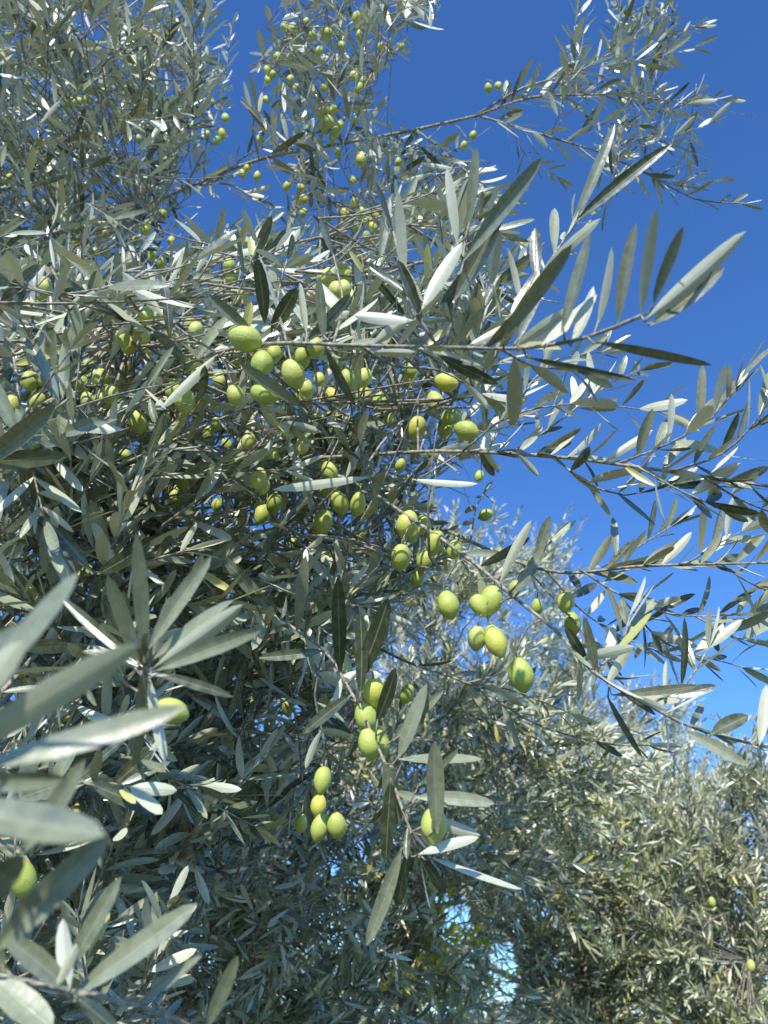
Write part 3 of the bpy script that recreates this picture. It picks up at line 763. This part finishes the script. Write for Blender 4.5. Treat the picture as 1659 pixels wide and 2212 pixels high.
def gp(x, y, d):
    p = at(x, y, d); return (p.x, p.y, 0)
def LOB(l, k):
    return [(at(x, y, d), (rx * k, ry * k, rz * k)) for x, y, d, rx, ry, rz in l]
tot = {}
e, n = bgtree('silvery olive tree close behind the near branches at lower centre', gp(330, 1800, 2.6),
 LOB([(620,1750,1.95,.6,.5,.6),(300,2050,1.95,.7,.5,.5),(800,1450,2.3,.55,.5,.6),(690,2120,2.1,.68,.5,.48),(1000,1640,2.4,.6,.5,.5),(950,1860,2.25,.45,.5,.36)], .78),
 1000, .062, .0122, M_LEAFG, (.16, .30), .018, .7, res=(5, 3), trunk_r=.06, holes=HOLC, olives=[(370,1780,18,1.5),(385,1790,18,1.5),(440,1725,16,1.5),(420,1735,16,1.5),(570,1690,14,1.6),(575,1750,14,1.6)]); tot['C'] = n
e, n = bgtree('dense olive tree at the lower right with drooping twigs and a few small olives', gp(1420, 2000, 3.8),
 LOB([(1330,1990,3.1,.75,.6,.65),(1620,1960,3.0,.7,.6,.65),(1150,2120,3.3,.6,.6,.45),(1450,1800,3.3,.65,.6,.38),(1500,2180,2.9,.9,.6,.5),(1190,1800,3.4,.5,.5,.4)], .80),
 1350, .061, .0122, M_LEAFG, (.18, .34), .018, .8, trunk_r=.06, res=(5, 3), olives=[(1352,1858,17,2.3),(1357,1880,17,2.3),(1346,1893,14,2.3),(1538,1948,16,2.2),(1250,2018,14,2.35),(1285,2030,15,2.35),(1308,2048,15,2.35),(1272,2000,13,2.35),(1622,2085,18,2.1)]); tot['D'] = n
e, n = bgtree('tall pale olive tree in the distance, its crown rising behind the centre', gp(1400, 1700, 5.8),
 LOB([(1020,1340,5.6,1.05,1.0,1.1),(1000,1650,5.4,1.4,1.1,1.2),(1270,1640,5.7,1.1,1.0,.75),(700,1900,5.2,1.6,1,1.2),(1180,1880,5.4,1.3,1,1.0),(700,2120,5.2,1.8,1,.7)], .75),
 1950, .073, .0165, M_LEAFG, (.25, .45), .026, 1.4, trunk_r=.09); tot['E'] = n
e, n = bgtree('distant olive tree at the right edge, its top just under the blue sky', gp(1620, 1900, 6.5),
 LOB([(1560,1860,6.5,1.4,1.2,1.0),(1420,1740,6.7,1.0,.9,.6),(1700,1790,6.5,1.1,1,.9),(1300,2060,6.5,1.6,1,.8)], .72),
 1150, .076, .0175, M_LEAFG, (.25, .5), .027, 1.4, trunk_r=.09); tot['F'] = n
e, n = bgtree('yellow green leafy shrub glimpsed low behind the olive trees at bottom centre', gp(880, 2080, 2.3),
 [(at(880,2040,2.2), (.13,.12,.17)), (at(840,2150,2.2), (.15,.12,.10)), (at(980,2150,2.3), (.12,.12,.08))],
 85, .042, .022, M_YEL, (.08, .17), .028, 1.1, name='shrub', cat='shrub', trunk_r=.015, holes=()); tot['Y'] = n
print('leaves', tot, sum(len(b.free.r) + len(b.lv.r) for b in A_.branches), sum(len(b.free.r) + len(b.lv.r) for b in B_.branches))

# ground
me = bpy.data.meshes.new('ground')
n = 40; vs = []; fs = []
for j in range(n + 1):
    for i in range(n + 1):
        x = (i / n - .5); y = (j / n - .5)
        X = math.copysign(abs(x * 2) ** 2.5, x) * 1500; Y = math.copysign(abs(y * 2) ** 2.5, y) * 1500
        vs.append((X, Y, .04 * math.sin(X * 1.3) * math.cos(Y) if abs(X) < 30 else 0))
for j in range(n):
    for i in range(n):
        a = j * (n + 1) + i; fs.append((a, a + 1, a + n + 2, a + n + 1))
me.from_pydata(vs, [], fs)
g = link('ground', me, None, ground_mat()); g['kind'] = 'structure'
